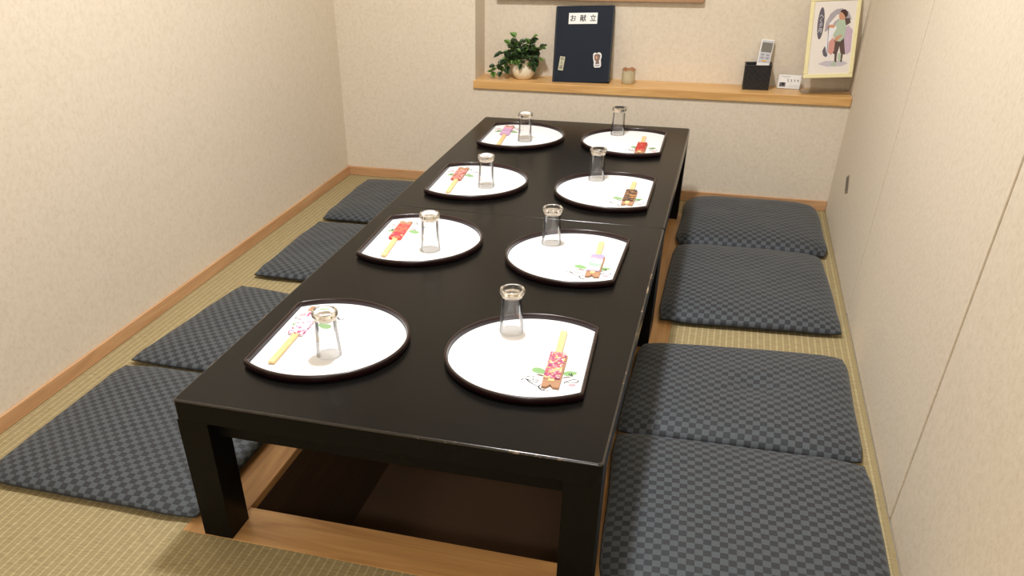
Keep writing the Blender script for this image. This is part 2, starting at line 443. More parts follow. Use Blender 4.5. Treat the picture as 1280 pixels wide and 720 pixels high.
# framed board in the niche, cut off by the top of the photograph
W = thing('picture_frame', 'pale wood-framed board high in the niche, above the navy menu', 'picture frame', (-.04, YB+ND-.02, .662), (0, R(-.3), 0))
bm = B(); fw = .022
for a, b in (((-.37, 0, 0), (.394, .018, fw)), ((-.37, 0, .35-fw), (.394, .018, .35)), ((-.37, 0, fw), (-.37+fw, .018, .35-fw)), ((.394-fw, 0, fw), (.394, .018, .35-fw))): add_box(bm, a, b)
M['framewood'] = mat_wood('picture_frame_wood', (158, 122, 90), (172, 134, 100), (184, 146, 112), 'X', .45)
obj('frame', bm, M['framewood'], W, bevel=.002)
bm = B(); add_box(bm, (-.37+fw, .008, fw), (.394-fw, .016, .35-fw)); obj('panel', bm, M['board'], W)

# ------------------------------------------------------------------ tables
def make_table(name, y0, y1, label, wear):
    T = thing(name, label, 'table', (0, y0, 0), (0, 0, 0), 'low black tables set end to end')
    D = y1-y0
    bm = B(); n = 7; r = .008; st = .041
    out = []
    for cx, cy, a0 in ((TW-r, r, -90), (TW-r, D-r, 0), (-TW+r, D-r, 90), (-TW+r, r, 180)):
        for k in range(n):
            a = R(a0+90*k/(n-1)); out.append((cx+r*math.cos(a), cy+r*math.sin(a)))
    def inset(pts, q): return [(x*(1-q/TW), D/2+(y-D/2)*(1-q/(D/2))) for x, y in pts]
    lv = [(out, TH-st), (out, TH-st+.002), (out, TH-.0036)] + [(inset(out, .0036*(1-math.cos(R(15*q)))), TH-.0036*(1-math.sin(R(15*q)))) for q in range(1, 7)]
    rings = [[bm.verts.new((x, y, z)) for x, y in pts] for pts, z in lv]
    N = len(out)
    for li, (A, Bq) in enumerate(zip(rings, rings[1:])):
        for k in range(N):
            f = bm.faces.new((A[k], A[(k+1) % N], Bq[(k+1) % N], Bq[k])); f.material_index = 1 if li >= 2 else 0; f.smooth = li >= 1
    bm.faces.new(rings[-1]); bm.faces.new(rings[0][::-1])
    obj('tabletop', bm, [M['lacq'], M['lacq_edge'] if wear else M['lacq_edge2']], T)
    lw, ld = .060, .066
    for sx in (-1, 1):
        for yy in (0, 1):
            bm = B(); x0, x1 = (TW-lw, TW-.0002) if sx > 0 else (-TW+.0002, -TW+lw)
            ya, yb = (.0002, ld) if yy == 0 else (D-ld, D-.0002)
            # slight outward foot as in the photo, top flush with the slab edge
            vs, _ = add_box(bm, (x0, ya, .0015), (x1, yb, TH-st))
            obj('leg', bm, M['lacq_leg'], T, bevel=.0008)
    for yy in (.03, D-.052):
        bm = B(); add_box(bm, (-TW+lw, yy, .221), (TW-lw, yy+.022, TH-st)); obj('apron', bm, M['lacq_leg'], T, bevel=.001)
    for xx in (-TW+.03, TW-.052):
        bm = B(); add_box(bm, (xx, ld, .221), (xx+.022, D-ld, TH-st)); obj('apron', bm, M['lacq_leg'], T, bevel=.001)
    return T
make_table('low_table', 0, L1-.001, 'nearer of the two low black lacquered tables, set with four place settings', 1)
make_table('low_table', L1+.001, L2, 'farther low black lacquered table, standing close to the back wall', 0)

# ------------------------------------------------------------------ trays, paper mats, chopsticks, glasses
def d_outline(Rr, d, n=72, rc=.004):
    """circle of radius Rr cut by a chord at x=+d (seen from above, counter-clockwise)"""
    a = math.acos(d/Rr)
    pts = [(Rr*math.cos(a+(2*math.pi-2*a)*k/n), Rr*math.sin(a+(2*math.pi-2*a)*k/n)) for k in range(n+1)]
    pts += [(d, -math.sqrt(Rr*Rr-d*d)*(1-q)+math.sqrt(Rr*Rr-d*d)*q) for q in (.04, .25, .5, .75, .96)]
    return pts
TR, TD = .1678, .1066
def make_tray():
    T = thing('half_moon_tray', '', 'tray', (0, 0, 0), (0, 0, 0), 'half-moon lacquer trays on the tables')
    bm = B(); add_prism(bm, d_outline(TR-.005, TD-.005), .0, .004)
    obj('base', bm, M['traydark'], T)
    prof = [(.0055, 0), (.0035, 0), (.0, .003), (-.0002, .0125), (.0012, .0145), (.0042, .0147), (.0055, .0125), (.0065, .0042)]   # inset, z
    bm = B(); rings = []
    for ins, z in prof:
        rings.append([bm.verts.new((x, y, z)) for x, y in d_outline(TR-ins, TD-ins)])
    N = len(rings[0]); P = len(prof)
    for i in range(P):
        A, Bq = rings[i], rings[(i+1) % P]
        for k in range(N):
            f = bm.faces.new((A[k], A[(k+1) % N], Bq[(k+1) % N], Bq[k])); f.material_index = 1 if i in (0, 1, 2) else 0; f.smooth = True
    obj('rim', bm, [M['tray'], M['tray']], T)
    return T
def make_mat(seed):
    """white half-moon paper with the printed leaves, brush lines and pink seal, all in one mesh"""
    bm = B(); rnd = random.Random(seed)
    add_prism(bm, d_outline(TR-.0072, TD-.0072), 0, .0004)
    z = .0006
    l1 = [(-.0079,-.0914),(-.0031,-.0845),(.0086,-.0963),(.026,-.1098),(.0332,-.1187),(.0463,-.118)]
    l2 = [(-.0009,-.0858),(.0151,-.0927),(.0215,-.0928)]
    loop = [(.0354,-.1037),(.0284,-.1001),(.026,-.1098),(.0323,-.1189),(.0379,-.1156)]
    r1 = [(.068,-.0877),(.0701,-.0798),(.0828,-.0708),(.0911,-.0723),(.0881,-.0805),(.0775,-.0815),(.0704,-.0815)]
    r2 = [(.0712,-.0515),(.0792,-.0606),(.0752,-.0485)]
    ex = [(-.002,-.0755),(.006,-.0765),(.013,-.0745)]; ex2 = [(.011,-.082),(.014,-.0875),(.019,-.0855),(.023,-.090)]
    for p in (l1, l2, loop, r1, r2, ex, ex2): add_ribbon(bm, p, .0022, z, 1)
    z2 = .0005
    x0, y0, x1, y1 = .0765, -.0955, .0885, -.0855
    add_poly(bm, [(x0, y0, z2), (x1, y0, z2), (x1, y1, z2), (x0, y1, z2)], 2)
    def leaf(cx, cy, l, w, ang, mi, zz):
        pts = []
        for k in range(14):
            a = 2*math.pi*k/14; px = l*math.cos(a); py = w*math.sin(a)*(1-.25*math.cos(a)); 
            pts.append((cx+px*math.cos(ang)-py*math.sin(ang), cy+px*math.sin(ang)+py*math.cos(ang), zz))
        add_poly(bm, pts, mi)
    leaf(.019, -.052, .016, .010, -.45, 3, z2); leaf(.074, -.050, .013, .009, .5, 3, z2)
    leaf(.024, -.0675, .009, .0028, -.3, 4, z2); leaf(.070, -.0650, .008, .0022, .4, 4, z2)
    o = obj('paper_tray_mat', bm, [M['paper'], M['ink'], M['seal'], M['leafprint'], M['brownprint']])
    return o
def make_chop(mat_sleeve):
    """disposable chopsticks: origin at sleeve mouth; sleeve runs to -y, sticks stick out to +y"""
    T = thing('chopsticks_in_sleeve', '', 'chopsticks', group='chopsticks in paper sleeves')
    bm = B()
    add_prism(bm, [(-.0056, -.10), (.0056, -.10), (.0066, .098), (.0054, .1), (.0004, .1), (.0003, .097), (-.0003, .097), (-.0004, .1), (-.0054, .1), (-.0066, .098)], .0012, .0052)
    obj('chopsticks', bm, M['chop'], T, bevel=.0006)
    bm = B()
    add_prism(bm, [(-.0150, -.100), (.0145, -.100), (.0162, -.002), (-.0145, 0)], 0, .0066)
    s = obj('paper_sleeve', bm, mat_sleeve, T, bevel=.001)
    bm = B()
    add_prism(bm, [(-.0145, -.128), (-.006, -.128), (0, -.119), (.006, -.128), (.0165, -.128), (.0185, -.008), (.0130, -.006), (.0125, -.099), (-.0148, -.099)], .0001, .004)
    f = obj('sleeve_fold', bm, M['kraft'], s); f['label'] = 'brown folded end of the sleeve'
    return T
def make_glass():
    bm = B()
    # blown wall: thin sheet, mouth down
    wall = [(.0224, 0), (.0237, .0004), (.0240, .002), (.0214, .042), (.0203, .066), (.0202, .0725)]
    inn = [(.0190, .0725), (.0190, .066), (.0201, .042), (.0226, .003), (.0224, 0)]
    add_lathe(bm, wall, 56, 0); add_lathe(bm, inn, 56, 0)
    # heavy solid foot, a closed lump of glass
    foot = [(0, .0755), (.010, .0752), (.0160, .0738), (.0190, .0726), (.0202, .0726), (.0204, .0745), (.0214, .0770), (.0236, .0788), (.0243, .0815), (.0243, .0858), (.0232, .0885), (.0216, .0890),
            (.0190, .0880), (.0172, .0850), (.0120, .0835), (0, .0830)]
    add_lathe(bm, foot, 56, 1)
    bmesh.ops.remove_doubles(bm, verts=bm.verts, dist=1e-6)
    return obj('drinking_glass', bm, [M['thin'], M['glass']])

pal = {
 'NL': mat_floral('washi_white_pink', [(244,236,240),(246,240,242),(236,206,222),(206,84,120),(240,228,234),(214,160,196)], 170),
 'NR': mat_floral('washi_magenta_mix', [(190,84,112),(214,146,158),(160,62,120),(222,188,128),(206,112,112),(224,200,190)], 210),
 '2L': mat_floral('washi_red_coral', [(214,66,72),(232,110,86),(222,84,80),(240,176,130),(206,62,90),(228,96,84)], 95),
 '2R': mat_bands('washi_lavender_mint', [(178,168,200),(214,200,214),(160,204,176),(226,222,226),(190,160,186),(160,164,204)]),
 '3L': mat_floral('washi_rust_pink', [(190,108,96),(222,178,160),(170,84,72),(212,140,120),(200,150,150),(180,100,90)], 190),
 '3R': mat_floral('washi_black_gold', [(74,58,50),(96,76,66),(206,146,70),(60,50,48),(150,110,80),(84,66,60)], 110),
 '4L': mat_bands('washi_pink_lavender', [(226,120,140),(238,170,180),(206,160,196),(196,150,196),(216,180,206),(190,150,190)]),
 '4R': mat_floral('washi_scarlet', [(190,56,50),(206,70,60),(176,46,46),(222,150,130),(196,60,54),(186,52,50)], 120),
}
trays = {'NL': (-.209, .2739, 182.7), 'NR': (.2011, .3068, 2.6), '2L': (-.2104, .8266, 182.1), '2R': (.1949, .8095, -.9),
         '3L': (-.2051, 1.3215, 181.8), '3R': (.2120, 1.3220, .2), '4L': (-.1950, 1.8560, 181), '4R': (.1990, 1.8600, .4)}
place = {'NL': 'at the near left corner of the table', 'NR': 'at the near right corner of the table', '2L': 'on the left, second row from the camera', '2R': 'on the right, second row from the camera',
         '3L': 'on the left, third row from the camera', '3R': 'on the right, third row from the camera', '4L': 'on the left, farthest row by the back wall', '4R': 'on the right, farthest row by the back wall'}
hashi = {'NL': ((-.2652,.1512),(-.2672,.2688),(-.2772,.3795)), 'NR': ((.2423,.4162),(.2433,.3244),(.2562,.1958)), '2L': ((-.2458,.6974),(-.2569,.8094),(-.2691,.9373)),
         '2R': ((.2388,.9155),(.2414,.8266),(.2467,.6988)), '3L': ((-.2421,1.1948),(-.2489,1.3123),(-.2622,1.4488)), '3R': ((.2577,1.4158),(.2603,1.3384),(.2589,1.2071)),
         '4L': ((-.2249,1.7204),(-.234,1.8502),(-.2453,1.9876)), '4R': ((.2374,1.9369),(.2354,1.8544),(.2415,1.7257))}
glasses = {'NL': (-.1725,.2165), 'NR': (.1353,.400), '2L': (-.1521,.7722), '2R': (.1192,.8851), '3L': (-.149,1.281), '3R': (.1474,1.4254), '4L': (-.1523,1.8034), '4R': (.1394,1.9597)}
sleeve_desc = {'NL': 'white and pink flowered', 'NR': 'magenta and yellow flowered', '2L': 'red and coral', '2R': 'lavender and mint banded', '3L': 'rust and pink flowered', '3R': 'dark brown and gold', '4L': 'pink and lavender', '4R': 'plain scarlet red'}
t0 = make_tray(); g0 = make_glass(); tag(g0, '', 'glass', 'upturned drinking glasses'); m0 = make_mat(3); tag(m0, '', 'tray mat', 'printed paper mats in the trays')
first = True
for k, (x, y, a) in trays.items():
    lab = 'dark maroon half-moon lacquer tray ' + place[k]
    loc = (x, y, TH+.0002); rot = (0, 0, R(a))
    if first: t0.location = loc; t0.rotation_euler = rot; t0['label'] = lab
    else: dup(t0, loc, rot, lab)
    lab = 'white printed half-moon paper mat under the ' + sleeve_desc[k] + ' chopstick sleeve'
    loc = (x, y, TH+.0044)
    if first: m0.location = loc; m0.rotation_euler = rot; m0['label'] = lab
    else: dup(m0, loc, rot, lab)
    lab = 'clear upturned drinking glass ' + place[k]
    gx, gy = glasses[k]; loc = (gx, gy, TH+.0051)
    if first: g0.location = loc; g0['label'] = lab
    else: dup(g0, loc, (0, 0, R(37*gx*100)), lab)
    first = False
    e, mth, end = [Vector(q) for q in hashi[k]]
    dv = (e-end); ang = math.atan2(dv.x, dv.y)
    c = make_chop(pal[k]); c.rotation_euler = (0, 0, -ang); c.location = (mth.x, mth.y, TH+.0052)
    c['label'] = 'wooden chopsticks in a ' + sleeve_desc[k] + ' paper sleeve'
    # length of stick that shows past the sleeve
    sl = (e-mth).length
    st = c.children[0] if c.children[0].name.startswith('chopsticks') else c.children[1]
    st.location = (0 if k[1] == 'R' else -.001, sl-.1, 0)

# ------------------------------------------------------------------ cushions
def cushion(i, fl, fr, br, bl, label, th=.042, seed=0, tuft=(.0, .0), tk=0, rc=.007, light=None, z0=0):
    rnd = random.Random(seed); N = 56
    cx = sum(p[0] for p in (fl, fr, br, bl))/4; cy = sum(p[1] for p in (fl, fr, br, bl))/4
    bm = B(); uvl = bm.loops.layers.uv.new('UVMap')
    W = ((Vector(fr)-Vector(fl)).length+(Vector(br)-Vector(bl)).length)/2; H = ((Vector(bl)-Vector(fl)).length+(Vector(br)-Vector(fr)).length)/2
    off = Vector((seed*3.1, seed*1.7, 0))
    def pos(u, v, top):      # u,v in -1..1
        s, t = (u+1)/2, (v+1)/2
        p = Vector(fl)*(1-s)*(1-t)+Vector(fr)*s*(1-t)+Vector(br)*s*t+Vector(bl)*(1-s)*t
        # sides bow in slightly between pulled-out corners
        pin = .002
        p = Vector((p.x-pin*u*(1-v*v)*abs(u), p.y-pin*v*(1-u*u)*abs(v)))
        cr = rc*max(0, abs(u*v)-.72)/.28          # softly rounded corners
        p = Vector((p.x-cr*(1 if u > 0 else -1), p.y-cr*(1 if v > 0 else -1)))
        wob = noise.noise(Vector((u*1.6, v*1.6, seed*2.3)))*.0035
        p = Vector((p.x+wob*abs(u)**3, p.y+wob*abs(v)**3))
        e = (max(0, 1-abs(u)**3.4)*max(0, 1-abs(v)**3.4))
        prof = e**.42
        r = math.hypot((u-tuft[0])*W/2, (v-tuft[1])*H/2)
        if top:
            z = .0135+(th-.0135)*prof
            z += prof*(.004*noise.noise(Vector((u*1.9, v*1.9, seed)))+.0017*noise.noise(Vector((u*5, v*5, seed+7))))
            th_a = math.atan2(v-tuft[1], u-tuft[0])
            z -= tk*.012*math.exp(-(r/.045)**2)
            z += (.0006+.0016*tk)*math.cos(th_a*7+seed)*math.exp(-((r-.065)/.035)**2)
        else:
            z = .0135-(.0125)*e**.30
            z = max(z, .001)
        zz = z
        if abs(u) > .985 or abs(v) > .985: zz += .0018*math.sin(u*9+v*11+seed)*(abs(u*v))
        return Vector((p.x-cx, p.y-cy, max(zz, .001)))
    g = {}
    for top in (1, 0):
        for a in range(N+1):
            for b in range(N+1):
                # denser samples near the rim
                u = math.sin((a/N-.5)*math.pi); v = math.sin((b/N-.5)*math.pi)
                edge = a in (0, N) or b in (0, N)
                if edge and not top: g[(0, a, b)] = g[(1, a, b)]; continue
                vv = bm.verts.new(pos(u, v, top)); g[(top, a, b)] = (vv, u, v)
    for top in (1, 0):
        for a in range(N):
            for b in range(N):
                q = [g[(top, a, b)], g[(top, a+1, b)], g[(top, a+1, b+1)], g[(top, a, b+1)]]
                if not top: q = q[::-1]
                f = bm.faces.new([x[0] for x in q]); f.smooth = True
                for lp, x in zip(f.loops, q): lp[uvl].uv = (x[1]*W/2*1.03+rnd.random()*0, x[2]*H/2*1.03)
    o = tag(thing('floor_cushion', label, 'cushion', (cx, cy, z0), group='checked floor cushions along the tables'), label, 'cushion', 'checked floor cushions along the tables')
    cov = obj('cover', bm, light or M['cloth'], o, recalc=False)
    # piped seam round the edge
    bm = B(); ring = []
    for k in range(160):
        q = k/40; sgn = int(q); t = (q-sgn)*2-1
        u, v = ((t, -1), (1, t), (-t, 1), (-1, -t))[sgn]
        ring.append(pos(u, v, 1))
    add_tube(bm, ring+[ring[0]], .0016, 5)
    obj('seam', bm, M['zip'], o)
    return o
M['cloth'] = mat_cloth(0)
cushion(0, (.385,1.762), (.884,1.768), (.868,2.272), (.392,2.262), 'checked charcoal cushion on the right, farthest, against the back wall', .060, 1, rc=.014)
cushion(1, (.385,1.158), (.882,1.190), (.858,1.764), (.388,1.759), 'checked charcoal cushion on the right, second from the back wall', .052, 2)
cushion(2, (.345,.549), (.875,.560), (.874,1.050), (.352,1.001), 'checked charcoal cushion on the right, third from the back wall, with dimpled middle', .048, 3, (.12, -.02), 1)
cushion(3, (.384,.03), (.885,.03), (.880,.561), (.345,.549), 'checked charcoal cushion on the right, nearest the camera', .044, 4)
cushion(4, (-.895,1.708), (-.37,1.712), (-.37,2.205), (-.905,2.200), 'checked charcoal cushion on the left, farthest, by the back corner', .036, 5)
cushion(5, (-.888,1.160), (-.365,1.170), (-.36,1.680), (-.888,1.672), 'checked charcoal cushion on the left, second from the back wall', .034, 6)
cushion(6, (-.928,.560), (-.37,.565), (-.36,1.000), (-.880,1.076), 'checked charcoal cushion on the left, third from the back wall', .034, 7)
cushion(7, (-.925,.02), (-.405,.02), (-.40,.545), (-.925,.542), 'checked charcoal cushion on the left, nearest the camera beside the table leg', .036, 8)

# ------------------------------------------------------------------ shelf objects
# plant
P = thing('potted_plant', 'leafy green plant in a round cream pot on the left end of the shelf', 'plant', (-.287, 2.368, SHZ))
bm = B()
add_lathe(bm, [(0, 0), (.026, 0), (.030, .002), (.041, .016), (.0445, .030), (.042, .045), (.035, .060), (.032, .070), (.034, .074), (.031, .074), (.029, .066), (.026, .060)], 40)
obj('pot', bm, M['pot'], P)
bm = B(); add_lathe(bm, [(0, .061), (.028, .060)], 24); obj('soil', bm, M['soil'], P)
rnd = random.Random(11)
sb = B(); lb = B()
def add_leaf(bm, p, d, up, l, w, mi):
    d = d.normalized(); s = d.cross(up)
    if s.length < .05: s = Vector((1, 0, 0))
    s.normalize(); n = s.cross(d)
    rows = [(0, .0), (.18, .62), (.42, 1), (.68, .82), (.88, .4), (1, 0)]
    mid = []; le = []; ri = []
    for t, ww in rows:
        c = p+d*l*t-n*l*.25*t*t
        mid.append(bm.verts.new(c))
        le.append(bm.verts.new(c+s*w*ww+n*w*.28*ww) if ww else mid[-1]); ri.append(bm.verts.new(c-s*w*ww+n*w*.28*ww) if ww else mid[-1])
    for i in range(len(rows)-1):
        for e in (le, ri):
            q = [mid[i], mid[i+1], e[i+1], e[i]]; u = []
            for v in q:
                if v not in u: u.append(v)
            f = bm.faces.new(u); f.material_index = mi; f.smooth = True
tips = []
for k in range(22):
    a = rnd.uniform(0, 2*math.pi); rr = rnd.uniform(.015, .060); hh = rnd.uniform(.085, .145)
    tips.append(Vector((rr*math.cos(a)*1.05-.004, rr*math.sin(a)*.72, hh-rr*.55)))
tips += [Vector((-.120, -.018, .022)), Vector((-.105, -.03, .045)), Vector((-.08, -.03, .025)), Vector((-.09, -.01, .085)), Vector((-.07, -.03, .07)), Vector((.065, -.02, .075)), Vector((.072, -.01, .115)), Vector((.05, -.035, .045)), Vector((-.035, 0, .142)), Vector((.03, .0, .143)), Vector((-.055, -.01, .12)), Vector((-.02, -.048, .075)), Vector((.02, -.05, .085)), Vector((.0, -.045, .06))]
for tp in tips:
    b0 = Vector((rnd.uniform(-.012, .012), rnd.uniform(-.012, .012), .060))
    md = (b0+tp)/2+Vector((0, 0, .030 if tp.z < .09 else .008))
    pts = []
    for k in range(8):
        t = k/7; pts.append(b0*(1-t)**2+md*2*t*(1-t)+tp*t*t)
    add_tube(sb, pts, .0011, 5)
    for t in (3, 4, 5, 6, 7):
        for s in (0, 1):
            if rnd.random() < .18: continue
            q = pts[t]; d = (pts[t]-pts[t-1]).normalized()
            o_ = Vector((rnd.uniform(-1, 1), rnd.uniform(-1, .4), rnd.uniform(-.5, .7))).normalized()
            l = rnd.uniform(.020, .030)
            dd = d*.4+o_
            e = q+dd.normalized()*l
            if e.y > .060 or (e.z < .012): continue
            add_leaf(lb, q, dd, Vector((0, -.5, 1)).normalized(), l, l*.42, 1 if rnd.random() < .26 else 0)
obj('stems', sb, M['stem'], P); obj('foliage', lb, [M['leaf'], M['leaf2']], P, recalc=False)

# menu board
mw, mh, mtk = .216, .262, .012
lean = math.asin(.085/.262)
Mn = thing('menu_folder', 'navy leatherette menu folder leaning upright on the shelf', 'menu', (-.058, 2.335, SHZ), (-.30, R(-1.6), R(3.0)))
bm = B(); add_box(bm, (-mw/2, 0, 0), (mw/2, mtk, mh)); obj('cover', bm, M['menu'], Mn, bevel=.004, bseg=3)
for x0, x1 in ((-mw/2-.0006, -mw/2+.006), (mw/2-.006, mw/2+.0006)):
    bm = B(); add_box(bm, (x0, -.0006, .003), (x1, mtk+.0005, mh-.003)); obj('edge_piping', bm, M['menuedge'], Mn, bevel=.002)
def face_mat(x, z, y=-.0012, rot=0): return Matrix.Translation((x, y, z)) @ Matrix.Rotation(R(90), 4, 'X') @ Matrix.Rotation(rot, 4, 'Z')
bm = B(); m4 = face_mat(-.006, .219)
add_prism(bm, [(-.053, -.0185), (.053, -.0185), (.053, .0185), (-.053, .0185)], 0, .0005, 0, m4)
for s, x in (('お', -.037), ('献', 0), ('立', .037)):
    for dx, dy in ((0, 0), (.0005, .0003), (-.0004, -.0003)): add_text(bm, s, .024, m4 @ Matrix.Translation((x+dx, -.001+dy, .0009+dx*.1)), 1, 0)
lb_ = obj('title_label', bm, [M['label'], M['black']], Mn, recalc=False); lb_['label'] = 'white label with three black characters'
bm = B(); m4 = face_mat(-.076, .067, rot=R(-7))
add_prism(bm, [(-.0095, -.024), (.0095, -.024), (.0095, .024), (-.0095, .024)], 0, .0005, 0, m4)
for s, y in (('中', .0145), ('入', .001), ('盛', -.0135)):
    add_text(bm, s, .0145, m4 @ Matrix.Translation((0, y, .0009)), 1, 0)
q = obj('small_sticker', bm, [M['sticker'], M['black']], Mn, recalc=False); q['label'] = 'narrow pale sticker with vertical characters'
bm = B(); m4 = face_mat(.057, .078, rot=R(4))
def blob(w, h, n=20, k=.12, ph=0): return [(w*math.cos(2*math.pi*i/n)*(1+k*math.sin(3*2*math.pi*i/n+ph))*(1.12 if abs(math.cos(2*math.pi*i/n)) > .3 else 1), h*math.sin(2*math.pi*i/n)) for i in range(n)]
add_prism(bm, [(-.015, .020), (-.012, .0255), (-.006, .0262), (-.002, .023), (.005, .0265), (.012, .0245), (.0165, .018), (.0165, .009), (.0135, 0), (.0145, -.012), (.0145, -.021), (.010, -.0255), (-.009, -.025), (-.013, -.019), (-.0125, -.006), (-.015, .006)], 0, .0005, 0, m4)
add_prism(bm, [(-.011, .017), (-.004, .021), (.006, .021), (.012, .015), (.010, .004), (.006, -.003), (.009, -.013), (-.007, -.013), (-.004, -.004), (-.010, .002)], .0006, .0008, 1, m4)
add_prism(bm, [(-.009, -.016), (.010, -.0165), (.009, -.021), (-.008, -.0205)], .0006, .0008, 2, m4)
add_prism(bm, [(-.006, .012), (-.001, .016), (.002, .006), (-.004, .002)], .0009, .001, 3, m4)
q = obj('picture_sticker', bm, [M['stickw'], M['stick_art'], M['btn'], M['art_skin']], Mn); q['label'] = 'white-edged sticker with brown picture'

# cup
C_ = thing('small_cup', 'small pale grey-green clay cup right of the menu folder', 'cup', (.117, 2.368, SHZ))
bm = B(); wob = lambda t, r: .0012*math.sin(t*2*math.pi*5)
hx = lambda r: r
add_lathe(bm, [(0, 0), (.022, 0), (.0242, .002), (.0248, .02), (.0245, .046)], 40)
add_lathe(bm, [(.0245, .046), (.0250, .0495), (.0236, .0505), (.0222, .048), (.0215, .012), (0, .010)], 40, mi=1)
for v in bm.verts:
    if v.co.z > .044:
        a = math.atan2(v.co.y, v.co.x); v.co.z += .0022*math.cos(5*a+.6)
bmesh.ops.remove_doubles(bm, verts=bm.verts, dist=1e-5)
obj('body', bm, [M['cup'], M['cupin']], C_)
bm = B()
for k in range(38):
    a = rnd.uniform(0, 2*math.pi); rr = math.sqrt(rnd.random())*.018; x, y = rr*math.cos(a), rr*math.sin(a)
    add_tube(bm, [(x*.9, y*.9, .011), (x, y, rnd.uniform(.044, .050))], .0011, 5)
q = obj('toothpicks', bm, M['cupin'], C_); q['kind'] = 'stuff'; q['label'] = 'brown wooden picks filling the cup'

# basket + remote
K = thing('storage_basket', 'square black woven basket holding the remote control on the shelf', 'basket', (.578, 2.388, SHZ), (0, R(-1.5), R(1)))
bm = B(); w, dp, hh, tk = .0455, .036, .078, .004
for a, b in (((-w, -dp, 0), (w, dp, tk)), ((-w, -dp, tk), (w, -dp+tk, hh)), ((-w, dp-tk, tk), (w, dp, hh)), ((-w, -dp+tk, tk), (-w+tk, dp-tk, hh)), ((w-tk, -dp+tk, tk), (w, dp-tk, hh))): add_box(bm, a, b)
nx, nz = 9, 8
for i in range(nx):
    for j in range(nz):
        if (i+j) % 2: continue
        x0 = -w+2*w*i/nx; z0 = .002+(hh-.008)*j/nz
        add_box(bm, (x0+.0006, -dp-.0012, z0+.0006), (x0+2*w/nx-.0006, -dp+.001, z0+(hh-.008)/nz-.0006))
obj('body', bm, M['basket'], K, bevel=.0006)
bm = B()
for a, b in (((-w-.001, -dp-.0015, hh), (w+.001, -dp+tk, hh+.004)), ((-w-.001, dp-tk, hh), (w+.001, dp+.001, hh+.004)), ((-w-.001, -dp+tk, hh), (-w+tk, dp-tk, hh+.004)), ((w-tk, -dp+tk, hh), (w+.001, dp-tk, hh+.004))): add_box(bm, a, b)
obj('rim', bm, M['basket'], K, bevel=.001)
Rm = thing('remote_control', 'white air conditioner remote standing in the black basket', 'remote control', (.588, 2.366, SHZ+.006), (R(-19), R(4), R(2)))
bm = B(); rw, rh_ = .0225, .160
add_box(bm, (-rw, 0, 0), (rw, .016, rh_)); obj('body', bm, M['remote'], Rm, bevel=.003, bseg=3)
bm = B(); add_box(bm, (-rw+.003, -.0008, .083), (rw-.003, .0005, rh_-.004)); obj('face_plate', bm, M['remotegrey'], Rm, bevel=.0004)
bm = B(); add_box(bm, (-rw+.0045, -.0013, .118), (rw-.0045, .0, rh_-.011)); obj('display', bm, M['lcd'], Rm)
for x, z, mm, ww in ((-.009, .109, 'btn', .005), (.009, .109, 'btn', .005), (-.009, .099, 'btn', .005), (.009, .099, 'btn', .005), (0, .0895, 'orange', .008)):
    bm = B(); add_box(bm, (x-ww, -.0016, z-.0024), (x+ww, 0, z+.0024)); q = obj('button', bm, M[mm], Rm, bevel=.0006)
    if mm == 'orange': q['label'] = 'orange start button'

# card in holder
Cd = thing('business_card_stand', 'small white printed card standing in a clear holder on the shelf', 'card', (.6935, 2.395, SHZ), (R(-12), R(1), R(1)))
bm = B(); cw, ch = .0385, .047
add_prism(bm, [(-cw, .002), (cw, .002), (cw, ch), (-cw, ch)], 0, .0006, 0, face_mat(0, 0, 0))
z = .0009; m4 = face_mat(0, 0, 0)
def bar(x0, z0, x1, z1, mi, zz=.0009): add_poly(bm, [(x0, z0, zz), (x1, z0, zz), (x1, z1, zz), (x0, z1, zz)], mi, m4)
bar(-.033, .0075, -.012, .0215, 1); bar(-.025, .013, -.017, .0205, 2, .0011); bar(-.033, .0075, -.020, .010, 3, .0011)
for i in range(9): bar(-.031+i*.0036, .0405, -.0286+i*.0036, .0420, 4)
for i in range(6): bar(-.022+i*.0036, .0370, -.0196+i*.0036, .0380, 4)
for i, x in enumerate((-.005, .0065, .0175, .029)):
    add_ribbon(bm, [(x-.003, .031), (x+.003, .0305)], .0012, .001, 2, m4); add_ribbon(bm, [(x, .033), (x-.0005, .026), (x+.003, .0245)], .0012, .001, 2, m4)
    add_ribbon(bm, [(x-.0028, .0275), (x+.0022, .0275)], .001, .001, 2, m4)
bar(-.006, .0220, .012, .0226, 4)
for i in range(3): bar(.000, .0165-i*.004, .030, .0170-i*.004, 5)
obj('card', bm, [M['label'], M['art_dark'], M['black'], M['art_brown'], M['btn'], M['art_grey']], Cd)
bm = B(); add_box(bm, (-cw-.002, -.003, .0), (cw+.002, -.0015, .012)); add_box(bm, (-cw-.002, .0015, 0), (cw+.002, .003, .050)); add_box(bm, (-cw-.002, -.0015, 0), (cw+.002, .0015, .0012))
obj('holder', bm, M['acrylic'], Cd)

